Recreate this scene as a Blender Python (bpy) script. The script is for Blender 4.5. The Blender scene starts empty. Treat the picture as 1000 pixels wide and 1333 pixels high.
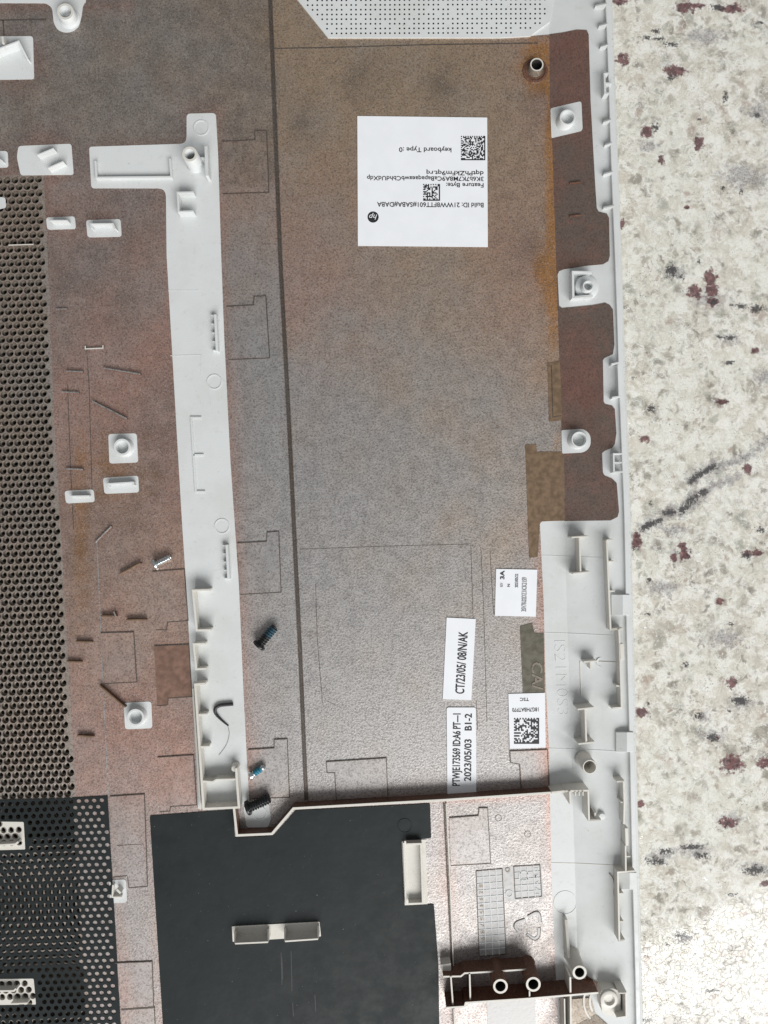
import bpy, math, random
from mathutils import Vector, Matrix
from mathutils.geometry import delaunay_2d_cdt
random.seed(7)
S = 0.00022          # metres per layout unit (the plan of the cover is drawn in units of 0.22 mm)
D = 900.0            # camera height above the cover floor, in layout units
CX, CY = 500.0, 666.5
ZC = -14.0           # countertop level
R = math.radians

# ------------------------------------------------------------------ camera, world, light, exposure
scn = bpy.context.scene
cam_d = bpy.data.cameras.new('camera'); cam = bpy.data.objects.new('camera', cam_d)
scn.collection.objects.link(cam); scn.camera = cam
cam.location = (0, 0, D * S)
cam_d.sensor_fit = 'VERTICAL'; cam_d.angle = 2 * math.atan(CY / D)
cam_d.clip_start = 0.005; cam_d.clip_end = 50
world = bpy.data.worlds.new('World'); scn.world = world; world.use_nodes = True
bg = world.node_tree.nodes['Background']
bg.inputs[0].default_value = (0.97, 0.985, 1.0, 1); bg.inputs[1].default_value = 0.27
# the window: a tall pane standing beyond the lower right of the picture
WA = R(22); WDIST = 1.4
nx, ny = math.sin(WA), -math.cos(WA)
z_top = WDIST / 0.7166 - 0.204; z_bot = 0.70
ld = bpy.data.lights.new('window_light', 'AREA'); lamp = bpy.data.objects.new('window_light', ld)
scn.collection.objects.link(lamp)
ld.shape = 'RECTANGLE'; ld.size = 1.9; ld.size_y = z_top - z_bot
lamp.location = (nx * WDIST, ny * WDIST, (z_top + z_bot) / 2)
lamp.rotation_euler = Vector((-nx, -ny, 0)).to_track_quat('-Z', 'Y').to_euler()
ld.energy = 66; ld.color = (1.0, 0.993, 0.98)
scn.view_settings.view_transform = 'Standard'; scn.view_settings.look = 'None'
scn.view_settings.exposure = 0.0; scn.view_settings.gamma = 1
scn.render.engine = 'CYCLES'
scn.cycles.use_denoising = True
scn.cycles.max_bounces = 5; scn.cycles.diffuse_bounces = 3; scn.cycles.glossy_bounces = 2; scn.cycles.transmission_bounces = 0

# ------------------------------------------------------------------ helpers
def W(px, py, z=0.0):
    k = 1 - z / D
    return Vector(((px - CX) * k * S, -(py - CY) * k * S, z * S))
def bend(py): return 713.5 + 0.031 * py
def zf(px, py): return max(0.0, px - bend(py)) * 0.21
def rim_out(py):
    K = [(-300, 786), (0, 797), (333, 809), (666, 821), (1000, 829), (1333, 837), (1600, 843.5)]
    for (a, b), (c, d) in zip(K, K[1:]):
        if py <= c: return b + (d - b) * (py - a) / (c - a)
    return K[-1][1]

class NT:
    def __init__(s, name):
        s.m = bpy.data.materials.new(name); s.m.use_nodes = True
        s.t = s.m.node_tree; s.b = s.t.nodes['Principled BSDF']; s.out = s.t.nodes['Material Output']
    def n(s, typ, **kw):
        nd = s.t.nodes.new(typ)
        for k, v in kw.items(): setattr(nd, k, v)
        return nd
    def put(s, sock, v):
        if hasattr(v, 'is_linked') or isinstance(v, bpy.types.NodeSocket): s.t.links.new(v, sock)
        else: sock.default_value = v
    def P(s):
        tc = s.n('ShaderNodeTexCoord'); vm = s.n('ShaderNodeVectorMath', operation='SCALE')
        s.t.links.new(tc.outputs['Object'], vm.inputs[0]); vm.inputs[3].default_value = 1 / S
        return vm.outputs[0]
    def noise(s, vec, scale, detail=3, rough=0.55, dist=0.0):
        nd = s.n('ShaderNodeTexNoise'); s.put(nd.inputs['Vector'], vec)
        nd.inputs['Scale'].default_value = scale; nd.inputs['Detail'].default_value = detail
        nd.inputs['Roughness'].default_value = rough; nd.inputs['Distortion'].default_value = dist
        return nd
    def vor(s, vec, scale, feature='F1', rnd=1.0):
        nd = s.n('ShaderNodeTexVoronoi', feature=feature); s.put(nd.inputs['Vector'], vec)
        nd.inputs['Scale'].default_value = scale; nd.inputs['Randomness'].default_value = rnd
        return nd
    def math(s, op, a, b=0.0, clamp=False):
        nd = s.n('ShaderNodeMath', operation=op, use_clamp=clamp); s.put(nd.inputs[0], a); s.put(nd.inputs[1], b)
        return nd.outputs[0]
    def ramp(s, v, a, b, lo=0.0, hi=1.0):
        nd = s.n('ShaderNodeMapRange', interpolation_type='SMOOTHSTEP'); s.put(nd.inputs[0], v)
        nd.inputs[1].default_value = a; nd.inputs[2].default_value = b
        nd.inputs[3].default_value = lo; nd.inputs[4].default_value = hi
        return nd.outputs[0]
    def mix(s, f, a, b):
        nd = s.n('ShaderNodeMix', data_type='RGBA'); s.put(nd.inputs[0], f)
        s.put(nd.inputs[6], a if not isinstance(a, tuple) else (*a, 1)); s.put(nd.inputs[7], b if not isinstance(b, tuple) else (*b, 1))
        return nd.outputs[2]
    def vadd(s, a, b, sc):
        m = s.n('ShaderNodeVectorMath', operation='MULTIPLY_ADD')
        s.put(m.inputs[0], b); m.inputs[1].default_value = (sc, sc, sc); s.put(m.inputs[2], a)
        return m.outputs[0]
    def attr(s, name): 
        nd = s.n('ShaderNodeAttribute', attribute_name=name); return nd
    def sep(s, c):
        nd = s.n('ShaderNodeSeparateColor'); s.put(nd.inputs[0], c); return nd.outputs
    def bump(s, h, dist, strength=1.0, normal=None):
        nd = s.n('ShaderNodeBump'); s.put(nd.inputs['Height'], h)
        nd.inputs['Distance'].default_value = dist * S; nd.inputs['Strength'].default_value = strength
        if normal is not None: s.put(nd.inputs['Normal'], normal)
        return nd.outputs[0]
    def set(s, **kw):
        for k, v in kw.items():
            k = {'col': 'Base Color', 'rough': 'Roughness', 'metal': 'Metallic', 'spec': 'Specular IOR Level', 'nor': 'Normal', 'coat': 'Coat Weight', 'ior': 'IOR'}[k]
            s.put(s.b.inputs[k], (*v, 1) if isinstance(v, tuple) and len(v) == 3 else v)
        return s.m

def mk_plastic(name, base, rough=0.38, dirt=0.5, speck=0.45):
    m = NT(name); P = m.P()
    n1 = m.noise(P, 0.012, 4, .65); n2 = m.noise(P, 0.35, 3); n3 = m.noise(P, 0.09, 3, .7)
    c = m.mix(m.ramp(n1.outputs[0], 0.40, 0.68, 0, dirt), base, tuple(x * k for x, k in zip(base, (0.86, 0.845, 0.81))))
    c = m.mix(m.ramp(n3.outputs[0], .56, .72, 0, .22), c, tuple(x * k for x, k in zip(base, (0.70, 0.67, 0.62))))
    sp = m.math('MULTIPLY', m.ramp(n2.outputs[0], 0.66, 0.75), m.ramp(n3.outputs[0], 0.48, 0.60))
    c = m.mix(m.math('MULTIPLY', sp, speck), c, (0.16, 0.14, 0.12))
    mp = m.n('ShaderNodeMapping'); m.put(mp.inputs['Vector'], P); mp.inputs['Scale'].default_value = (0.9, 0.02, 1); mp.inputs['Rotation'].default_value = (0, 0, R(27))
    sc = m.noise(mp.outputs[0], 1.0, 2).outputs[0]
    c = m.mix(m.math('MULTIPLY', m.ramp(sc, .66, .74, 0, .5), m.ramp(n1.outputs[0], .45, .6)), c, tuple(x * .72 for x in base))
    fine = m.noise(P, 0.6, 2)
    return m.set(col=c, rough=m.ramp(n3.outputs[0], 0.3, 0.7, rough - .10, rough + .12), spec=0.5, nor=m.bump(fine.outputs[0], 0.15, 0.5))
PL = mk_plastic('grey_white_plastic', (0.635, 0.657, 0.657))
PLW = mk_plastic('warm_white_plastic', (0.64, 0.62, 0.57), 0.45)
def mk_rim():
    m = NT('rim_plastic'); P = m.P()
    n1 = m.noise(P, 0.02, 3); n2 = m.noise(P, 0.55, 4, 0.7); n3 = m.noise(P, 0.004, 2)
    c = m.mix(m.ramp(n1.outputs[0], .35, .7, 0, .5), (0.60, 0.62, 0.61), (0.54, 0.55, 0.52))
    w = m.math('MULTIPLY', m.ramp(n2.outputs[0], .53, .66), m.ramp(n3.outputs[0], .42, .6, 0.1, 0.75))
    c = m.mix(w, c, (0.30, 0.28, 0.23))
    return m.set(col=c, rough=0.5, spec=.4, nor=m.bump(n2.outputs[0], .3, .5))
RIM = mk_rim()
def mk_edge():
    m = NT('outer_shell_plastic'); P = m.P()
    n2 = m.noise(P, 0.7, 4, 0.75)
    c = m.mix(m.ramp(n2.outputs[0], .45, .62), (0.52, 0.53, 0.48), (0.26, 0.25, 0.2))
    return m.set(col=c, rough=.55)
EDGE = mk_edge()

def mk_coat(name, grey, brown, red, dark, metal=0.55, rough=0.44, grain=0.7, use_attr=True, flake=0.4):
    m = NT(name); P = m.P()
    big = m.noise(P, 0.009, 3, 0.6); mid = m.noise(P, 0.06, 2); g2 = m.noise(P, 0.40, 2, 0.65); fl = m.noise(P, 0.62, 1, 0.8)
    if use_attr:
        a = m.attr('coat'); rgb = m.sep(a.outputs['Color']); al = a.outputs['Alpha']
        jit = m.ramp(m.math('ADD', m.math('MULTIPLY', big.outputs[0], .6), m.math('MULTIPLY', g2.outputs[0], .4)), .3, .7, -.22, .22)
        r_ = m.math('ADD', rgb[0], m.math('MULTIPLY', jit, m.ramp(rgb[0], 0, .3)), True)
        b_ = m.math('ADD', rgb[1], m.math('MULTIPLY', jit, m.ramp(rgb[1], 0, .3)), True)
        c = m.mix(b_, grey, brown); c = m.mix(r_, c, red)
        ru = m.attr('rust').outputs['Fac']; blot = m.noise(P, 0.035, 4, .7).outputs[0]
        c = m.mix(m.ramp(m.math('ADD', ru, m.math('MULTIPLY', m.math('SUBTRACT', blot, .5), .9)), .12, .75, 0, .95), c, (0.50, 0.245, 0.085))
        mp = m.n('ShaderNodeMapping'); m.put(mp.inputs['Vector'], P); mp.inputs['Scale'].default_value = (0.10, 0.007, 1.0); mp.inputs['Rotation'].default_value = (0, 0, R(2.2))
        st_ = m.noise(mp.outputs[0], 1.0, 4, .65).outputs[0]
        c = m.mix(m.ramp(st_, .52, .76, 0, .12), c, dark); c = m.mix(m.ramp(st_, .46, .28, 0, .10), c, (0.52, 0.49, 0.47))
        c = m.mix(m.ramp(blot, .58, .80, 0, .14), c, dark)
        c = m.mix(m.math('MULTIPLY', rgb[2], m.ramp(blot, .30, .65, .25, 1.0)), c, dark)
    else:
        al = 0.35
        c = m.mix(m.ramp(big.outputs[0], .35, .65), grey, brown)
        c = m.mix(m.ramp(mid.outputs[0], .55, .75, 0, .6), c, red)
    hgt = g2.outputs[0]
    # flakes and pits of the conductive paint itself
    c = m.mix(m.ramp(g2.outputs[0], .46, .66, 0, .50), c, dark)
    c = m.mix(m.math('MULTIPLY', m.ramp(fl.outputs[0], .56, .70), flake), c, (0.66, 0.635, 0.61))
    spot = m.noise(P, 0.17, 2)
    c = m.mix(m.ramp(spot.outputs[0], .70, .76, 0, .55), c, dark)
    nd = m.n('ShaderNodeBump'); m.put(nd.inputs['Height'], hgt); nd.inputs['Distance'].default_value = 0.52 * S
    m.put(nd.inputs['Strength'], m.math('MULTIPLY', al, grain, True))
    return m.set(col=c, metal=metal, rough=m.ramp(mid.outputs[0], .3, .7, rough - .05, rough + .07), nor=nd.outputs[0], spec=.5)
COAT = mk_coat('shielding_coat', (0.415, 0.402, 0.394), (0.465, 0.345, 0.24), (0.475, 0.29, 0.235), (0.11, 0.092, 0.084), 0.76, 0.49)
COATR = mk_coat('shaded_coat_maroon', (0.165, 0.125, 0.105), (0.21, 0.115, 0.09), (0.25, 0.13, 0.10), (0.08, 0.05, 0.042), 0.4, 0.40, 0.5, False, .08)  # maroon coat, with the shade of the slope darkened into its colour
COATB = mk_coat('shielding_coat_brown', (0.18, 0.088, 0.056), (0.14, 0.066, 0.043), (0.21, 0.105, 0.07), (0.04, 0.022, 0.016), 0.3, 0.42, 0.5, False, .12)
COATD = mk_coat('coat_line_dark', (0.105, 0.085, 0.072), (0.09, 0.065, 0.05), (0.12, 0.08, 0.06), (0.04, 0.032, 0.028), 0.35, 0.5, 0.6, False, .15)
COATM = mk_coat('coat_edge_dark', (0.125, 0.11, 0.098), (0.11, 0.09, 0.078), (0.13, 0.1, 0.08), (0.07, 0.06, 0.05), 0.55, 0.5, 0.6, False, .15)
COATH = mk_coat('shaded_coat_throat', (0.16, 0.145, 0.122), (0.17, 0.145, 0.115), (0.16, 0.12, 0.095), (0.03, 0.026, 0.022), 0.4, 0.42, 0.35, False, .1)  # darker copy of the coat: shade inside the vent holes put into colour
COATV = mk_coat('shielding_coat_vent', (0.25, 0.225, 0.19), (0.26, 0.215, 0.17), (0.24, 0.17, 0.135), (0.06, 0.05, 0.04), 0.45, 0.42, 0.35, False, .2)
def mk_simple(name, col, rough=.5, metal=0.0, var=.15, sc=.2, bump=.2, spec=.5):
    m = NT(name); P = m.P(); n1 = m.noise(P, sc, 4, .6)
    c = m.mix(m.ramp(n1.outputs[0], .3, .7), tuple(x * (1 - var) for x in col), tuple(min(1, x * (1 + var)) for x in col))
    return m.set(col=c, rough=m.ramp(n1.outputs[0], .3, .7, max(0, rough - .06), rough + .06), metal=metal, spec=spec, nor=m.bump(n1.outputs[0], bump, .4))
def mk_film():
    m = NT('black_film'); P = m.P()
    n1 = m.noise(P, 0.01, 4); n2 = m.noise(P, .5, 2); n3 = m.noise(P, .12, 1); 
    c = m.mix(n1.outputs[0], (0.0135, 0.0175, 0.0180), (0.021, 0.0255, 0.0260))
    sp = m.math('MULTIPLY', m.ramp(n2.outputs[0], .70, .77), m.ramp(n3.outputs[0], .55, .64))
    c = m.mix(m.math('MULTIPLY', sp, .6), c, (0.34, 0.34, 0.33))
    sm_ = m.noise(P, 0.03, 4, .7).outputs[0]; c = m.mix(m.ramp(sm_, .52, .78, 0, .2), c, (0.03, 0.035, 0.036))
    return m.set(col=c, rough=m.ramp(sm_, .3, .7, .40, .62), spec=.18, nor=m.bump(n1.outputs[0], 4.0, .35))
FILM = mk_film()
PAPER = mk_simple('label_paper', (0.80, 0.82, 0.85), .55, 0, .02, .03, .1, .3)
INK = mk_simple('black_ink', (0.018, 0.018, 0.02), .6, 0, .2)
INKG = mk_simple('grey_ink', (0.25, 0.25, 0.26), .6, 0, .3, .6)
TAPE = mk_simple('brown_tape', (0.20, 0.135, 0.085), .38, .25, .2, .12, .4)
TAPEB = mk_simple('red_brown_tape', (0.27, 0.165, 0.125), .45, .6, .15, .1, .4)
TAPEO = mk_simple('olive_tape', (0.125, 0.115, 0.088), .42, .2, .15, .12, .4)
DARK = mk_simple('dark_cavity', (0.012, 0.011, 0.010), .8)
STEEL = mk_simple('zinc_steel', (0.62, 0.65, 0.66), .28, 1.0, .15, .5)
BLK = mk_simple('black_oxide_steel', (0.035, 0.036, 0.038), .33, .6, .3, .5)
BLUE = mk_simple('blue_thread_lock', (0.015, 0.17, 0.25), .45, 0, .25, .4)
DKBLUE = mk_simple('dark_blue_thread_lock', (0.02, 0.06, 0.085), .4, .2, .4, .4)
RUBBER = mk_simple('black_sleeve', (0.02, 0.02, 0.021), .45, 0, .3, .4)
FIBRE = mk_simple('brown_fibre', (0.16, 0.07, 0.03), .6)
STAIN = mk_simple('orange_stain', (0.27, 0.135, 0.06), .5, .35, .25, .08, .5)

GP = mk_simple('grid_plate_coat', (0.40, 0.395, 0.39), .5, .35, .15, .2, .4)
def link(name, mesh, parent=None, loc=None):
    o = bpy.data.objects.new(name, mesh); scn.collection.objects.link(o)
    if parent is not None:
        o.parent = parent
        if loc is None: o.matrix_parent_inverse = Matrix.Translation(root_loc(parent)).inverted()
    return o
def root_loc(o):
    v = Vector(o.location)
    return v if o.type == 'EMPTY' else Vector((0, 0, 0)) + (root_loc(o.parent) * 0 if o.parent else v)
def mesh_obj(name, V, F, mats, parent, smooth=False, midx=None, bevel=0.0, label=None):
    me = bpy.data.meshes.new(name); me.from_pydata([tuple(v) for v in V], [], F)
    for m in (mats if isinstance(mats, list) else [mats]): me.materials.append(m)
    if midx:
        for p, i in zip(me.polygons, midx): p.material_index = i
    if smooth: me.polygons.foreach_set('use_smooth', [True] * len(F))
    me.update()
    o = link(name, me, parent)
    if bevel:
        b = o.modifiers.new('bevel', 'BEVEL'); b.width = bevel * S; b.segments = 2; b.limit_method = 'ANGLE'; b.angle_limit = R(50)
    if label: o['label'] = label
    return o
def rc(pts, r, n=4):
    out = []; N = len(pts)
    for i, p in enumerate(pts):
        rr = r[i] if isinstance(r, (list, tuple)) else r
        p = Vector(p); a = Vector(pts[i - 1]) - p; b = Vector(pts[(i + 1) % N]) - p
        la, lb = a.length, b.length
        if rr <= 0 or la < 1e-6 or lb < 1e-6: out.append((p.x, p.y)); continue
        d = min(rr, la * .48, lb * .48)
        A = p + a / la * d; B = p + b / lb * d
        for k in range(n + 1):
            t = k / n; q = A * (1 - t) ** 2 + p * 2 * t * (1 - t) + B * t * t
            out.append((q.x, q.y))
    return out
def inside(pt, poly):
    x, y = pt; c = False; j = len(poly) - 1
    for i in range(len(poly)):
        xi, yi = poly[i]; xj, yj = poly[j]
        if (yi > y) != (yj > y) and x < (xj - xi) * (y - yi) / (yj - yi) + xi: c = not c
        j = i
    return c
def seg_d(p, a, b):
    ax, ay = a; bx, by = b; dx, dy = bx - ax, by - ay; L = dx * dx + dy * dy
    t = 0 if L == 0 else max(0, min(1, ((p[0] - ax) * dx + (p[1] - ay) * dy) / L))
    return math.hypot(p[0] - ax - t * dx, p[1] - ay - t * dy)
def poly_d(p, pts, closed=False):
    n = len(pts); return min(seg_d(p, pts[i], pts[(i + 1) % n]) for i in range(n if closed else n - 1))
def sheet(name, outline, mat, parent, z=0.0, thick=0.5, holes=(), grid=0, slope=False, hole_rings=None, attr=None, label=None, hole_mat=None, bevel=0):
    """a sheet in plan, with real holes; z is its top above the floor, thick its thickness"""
    co = list(outline); faces = [list(range(len(co)))]
    for h in holes:
        faces.append(list(range(len(co), len(co) + len(h)))); co += h
    if grid:
        xs = [p[0] for p in outline]; ys = [p[1] for p in outline]
        y = min(ys) + grid * .5
        while y < max(ys):
            x = min(xs) + grid * .5
            while x < max(xs):
                if inside((x, y), outline) and poly_d((x, y), outline, True) > grid * .35: co.append((x, y))
                x += grid
            y += grid
    r = delaunay_2d_cdt([Vector(c) for c in co], [], faces, 1, 1e-5)
    vs, fs, of = r[0], r[2], r[5]
    hz = (lambda x, y: zf(x, y) + z) if slope else (lambda x, y: z)
    V = [W(v.x, v.y, hz(v.x, v.y)) for v in vs]
    F = []; MI = []
    for f, o in zip(fs, of):
        if any(k > 0 for k in o): continue
        a, b, c = (vs[i] for i in f[:3])
        cr = (b.x - a.x) * (c.y - a.y) - (b.y - a.y) * (c.x - a.x)
        F.append(tuple(f) if cr < 0 else tuple(reversed(f))); MI.append(0)
    def wall(loop, rings, mi, lip=False):
        area = sum(loop[i - 1][0] * loop[i][1] - loop[i][0] * loop[i - 1][1] for i in range(len(loop)))
        if area > 0: loop = loop[::-1]
        cx = sum(p[0] for p in loop) / len(loop); cy = sum(p[1] for p in loop) / len(loop)
        prev = None
        for (sc, dz) in rings:
            st = len(V)
            for (x, y) in loop:
                zz = hz(x, y); k = (1 - zz / D)
                X = cx + (x - cx) * sc; Y = cy + (y - cy) * sc
                V.append(Vector(((X - CX) * k * S, -(Y - CY) * k * S, (zz + dz) * S)))
            if prev is not None:
                n = len(loop)
                for i in range(n):
                    j = (i + 1) % n
                    F.append((prev + i, prev + j, st + j, st + i)); MI.append(0 if lip and dz > -1 else mi)
            prev = st
    wall(outline, [(1, 0), (1, -thick)], 0)
    for h in holes: wall(h, hole_rings or [(1, 0), (1, -thick)], 1 if hole_mat else 0, len(hole_rings or ()) > 3)
    o = mesh_obj(name, V, F, [mat, hole_mat] if hole_mat else mat, parent, midx=MI, label=label)
    if attr:
        at = o.data.attributes.new('coat', 'FLOAT_COLOR', 'POINT')
        nv = len(vs)
        for i in range(len(V)):
            at.data[i].color = attr(vs[i].x, vs[i].y) if i < nv else (0.5, .5, .3, .3)
        ar = o.data.attributes.new('rust', 'FLOAT', 'POINT')
        for i in range(nv): ar.data[i].value = rust_at(vs[i].x, vs[i].y)
    return o
def rib(pts, h, w=2.4, mat=None, side=None, closed=False, z0=None, name='rib', parent=None, hs=None, bevel=0.35, label=None):
    """an upright wall; pts trace its top edge as seen in plan from the camera's height"""
    mat = mat or PL; n = len(pts)
    Z = [(zf(*p) if z0 is None else z0) + (hs[i] if hs else h) for i, p in enumerate(pts)]
    B = [(zf(*p) if z0 is None else z0) - 1.5 for p in pts]
    T = [Vector((CX + (p[0] - CX) * (1 - z / D), CY + (p[1] - CY) * (1 - z / D))) for p, z in zip(pts, Z)]
    L, Rr = [], []
    for i in range(n):
        if closed or 0 < i < n - 1:
            a = (T[i] - T[i - 1]).normalized(); b = (T[(i + 1) % n] - T[i]).normalized()
        elif i == 0: a = b = (T[1] - T[0]).normalized()
        else: a = b = (T[-1] - T[-2]).normalized()
        na = Vector((-a.y, a.x)); nb = Vector((-b.y, b.x)); m = (na + nb)
        m = m.normalized() if m.length > 1e-4 else na
        q = w * .5 / max(.45, m.dot(na)); L.append(T[i] + m * q); Rr.append(T[i] - m * q)
    V = []
    def add(p, z): V.append(Vector(((p.x - CX) * S, -(p.y - CY) * S, z * S)))
    for i in range(n): add(L[i], Z[i]); add(Rr[i], Z[i]); add(Rr[i], B[i]); add(L[i], B[i])
    F, M = [], []
    for i in range(n if closed else n - 1):
        a = 4 * i; b = 4 * ((i + 1) % n)
        F += [(a + 1, a, b, b + 1), (a + 2, a + 1, b + 1, b + 2), (a, a + 3, b + 3, b)]; M += [0, 1, 1]
    if not closed:
        e = 4 * (n - 1); F += [(0, 1, 2, 3), (e + 3, e + 2, e + 1, e)]; M += [1, 1]
    return mesh_obj(name, V, F, [mat, side or mat], parent or COVER, midx=M, bevel=bevel, label=label)
def ridge(pts, w, h, mat, name='surface_line', parent=None, z0=0.0, closed=False):
    return rib(pts, h, w, mat, None, closed, z0, name, parent, bevel=0)
def lathe(name, cx, cy, prof, mat, parent, zb=0.0, zt=None, n=28, mats_at=None, lab=None):
    """prof = [(r, z), ...] outside to inside; centre given as seen at height zt"""
    zt = max(p[1] for p in prof) + zb if zt is None else zt
    k = 1 - zt / D; X = CX + (cx - CX) * k; Y = CY + (cy - CY) * k
    V, F, M = [], [], []
    for (r, z) in prof:
        for i in range(n):
            a = 2 * math.pi * i / n
            V.append(Vector(((X + r * math.cos(a) - CX) * S, -(Y - r * math.sin(a) - CY) * S, (z + zb) * S)))
    for j in range(len(prof) - 1):
        for i in range(n):
            i2 = (i + 1) % n
            F.append((j * n + i, j * n + i2, (j + 1) * n + i2, (j + 1) * n + i)); M.append(mats_at[j] if mats_at else 0)
    F.append(tuple((len(prof) - 1) * n + i for i in range(n))); M.append(mats_at[-1] if mats_at else 0)
    o = mesh_obj(name, V, F, mat, parent, midx=M, label=lab)
    o.data.polygons.foreach_set('use_smooth', [True] * len(F)); o.data.set_sharp_from_angle(angle=R(35))
    return o
def boss(cx, cy, ro, ri, h, mat=None, hole=None, flare=1.5, depth=None, zb=None, name='screw_boss'):
    mat = mat or PL; zb = zf(cx, cy) if zb is None else zb
    d = 1.0 if depth is None else depth
    prof = [(ro + flare, -1.5), (ro + flare * .8, 0.6), (ro + .25, 2.0), (ro, h - .7), (ro - .5, h), (ri + .4, h), (ri, h - .6), (ri, d)]
    return lathe(name, cx, cy, prof, [mat, hole or mat, PLW], COVER, zb, mats_at=[0, 0, 0, 0, 2 if hole else 0, 0, 1 if hole else 0, 1 if hole else 0])
def ring_mark(cx, cy, r, w=2.0, h=.7, z0=.9, mat=None, name='ring_mark', parent=None):
    return lathe(name, cx, cy, [(r + w / 2, -.4), (r + w / 2 - .3, h), (r - w / 2 + .3, h), (r - w / 2, -.4), (r - w / 2 - .01, -.45)], mat or PL, parent or COVER, z0)
def text(body, x0, y0, u, up, width, cap, mat, parent, z=1.9, name='lettering', thick=0.0, bold=0.0, shear=0.0):
    cu = bpy.data.curves.new('t', 'FONT'); cu.body = body; cu.size = 1.0; cu.offset = bold + .012; cu.shear = shear
    cu.fill_mode = 'FRONT'; cu.resolution_u = 3
    if thick: cu.extrude = .5; cu.fill_mode = 'BOTH'
    o = bpy.data.objects.new('t', cu); scn.collection.objects.link(o)
    me = bpy.data.meshes.new_from_object(o.evaluated_get(bpy.context.evaluated_depsgraph_get()))
    bpy.data.objects.remove(o)
    xs = [v.co.x for v in me.vertices]; mn, mx = min(xs), max(xs)
    capu = 0.70
    fx = width / (mx - mn); fy = cap / capu
    u = Vector(u).normalized(); up = Vector(up).normalized()
    for v in me.vertices:
        a = (v.co.x - mn) * fx; b = v.co.y * fy
        p = W(x0 + u.x * a + up.x * b, y0 + u.y * a + up.y * b, z); p.z += v.co.z * thick * S
        v.co = p
    if u.x * -up.y + u.y * up.x < 0: me.flip_normals()
    me.name = name; me.materials.clear(); me.materials.append(mat)
    return link(name, me, parent)
def cells(name, x0, y0, x1, y1, n, parent, z=1.9, solid=('b', 'r'), fill=.5):
    """a block of small square printed cells"""
    V, F = [], []; cw = (x1 - x0) / n; ch = (y1 - y0) / n
    for i in range(n):
        for j in range(n):
            on = random.random() < fill
            if 'r' in solid and i == n - 1 or 'b' in solid and j == n - 1 or 't' in solid and j == 0 or 'l' in solid and i == 0: on = True
            elif i in (0, n - 1) or j in (0, n - 1): on = (i + j) % 2 == 0
            if on:
                b = len(V); X, Y = x0 + i * cw, y0 + j * ch
                V += [W(X, Y, z), W(X, Y + ch, z), W(X + cw, Y + ch, z), W(X + cw, Y, z)]; F.append((b, b + 1, b + 2, b + 3))
    return mesh_obj(name, V, F, INK, parent)
def tube(name, pts, rad, mat, parent=None, n=8, root=None):
    """a round strand through world points"""
    V, F = [], []; N = len(pts)
    for i, p in enumerate(pts):
        t = (pts[min(i + 1, N - 1)] - pts[max(i - 1, 0)]).normalized()
        a = t.cross(Vector((0, 0, 1))).normalized(); b = a.cross(t)
        r = rad[i] if isinstance(rad, list) else rad
        for k in range(n):
            q = 2 * math.pi * k / n; V.append(p + (a * math.cos(q) + b * math.sin(q)) * r * S)
    for i in range(N - 1):
        for k in range(n):
            k2 = (k + 1) % n; F.append((i * n + k, i * n + k2, (i + 1) * n + k2, (i + 1) * n + k))
    F += [tuple(range(n)), tuple(reversed(range((N - 1) * n, N * n)))]
    return mesh_obj(name, V, F, mat, parent, smooth=True)
def smooth_path(P, n=6):
    out = []; N = len(P)
    for i in range(N - 1):
        a, b, c, d = P[max(i - 1, 0)], P[i], P[i + 1], P[min(i + 2, N - 1)]
        for k in range(n):
            t = k / n
            out.append(tuple(.5 * (2 * b[j] + (c[j] - a[j]) * t + (2 * a[j] - 5 * b[j] + 4 * c[j] - d[j]) * t * t + (3 * b[j] - a[j] - 3 * c[j] + d[j]) * t ** 3) for j in range(len(b))))
    return out + [tuple(P[-1])]
def tag(o, label, cat, group=None, kind=None):
    o['label'] = label; o['category'] = cat
    if group: o['group'] = group
    if kind: o['kind'] = kind
    return o

# ------------------------------------------------------------------ granite countertop
GAR = [(807,3,10,4),(891,10,13,7),(910,8,9,4),(954,11,15,6),(810,77,8,8),(879,92,12,8),(842,171,8,8),(909,186,7,9),(861,208,4,6),(904,380,10,8),(925,363,8,13),(927,378,8,9),(928,393,8,6),(895,270,4,3),(810,292,3,7),(984,457,6,4),(939,523,8,4),(839,571,7,4),(973,610,6,7),(829,704,7,10),(888,711,5,5),(891,722,8,7),(877,726,5,5),(974,721,8,4),(985,720,7,5),(953,889,7,7),(835,928,8,7),(954,994,15,11),(994,993,8,7),(935,960,4,3),(936,783,6,4),(834,1047,5,5),(946,1071,12,6),(996,1150,6,4)]
BLKS = [(853,40,5,3),(843,49,7,2),(859,50,6,2),(872,58,8,3),(933,10,8,4),(875,101,5,3),(944,126,3,7),(853,167,5,5),(911,155,4,2),(940,245,3,3),(965,250,3,3),(874,352,7,8),(887,361,4,3),(929,393,4,6),(953,398,4,2),(965,398,5,3),(984,402,9,5),(950,472,6,3),(824,492,3,2),(937,438,5,2),(950,440,6,3),(910,340,3,2),(848,532,6,4),(829,714,5,3),(973,723,7,4),(843,800,4,2),(893,865,4,3),(910,933,6,4),(964,912,11,5),(845,916,3,2),(928,960,8,5),(952,812,5,2),(948,925,4,2),(946,1071,4,4),(854,1121,10,5),(867,1108,8,4),(900,1103,13,3),(913,1114,8,4),(983,1133,13,5),(891,1220,13,6),(953,1165,7,2),(845,755,4,3),(855,850,2,2),(990,30,4,2),(1000,56,3,2),(985,150,5,3),(990,690,5,4),(846,655,3,2),(930,1290,10,2),(842,1328,8,3),(870,1230,3,2)]
VEIN = [[(899,627),(906,620),(916,614),(932,607)],[(887,666),(899,652),(907,645),(918,640)],[(876,667),(866,668)],[(858,678),(850,681),(838,687)]]
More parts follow.
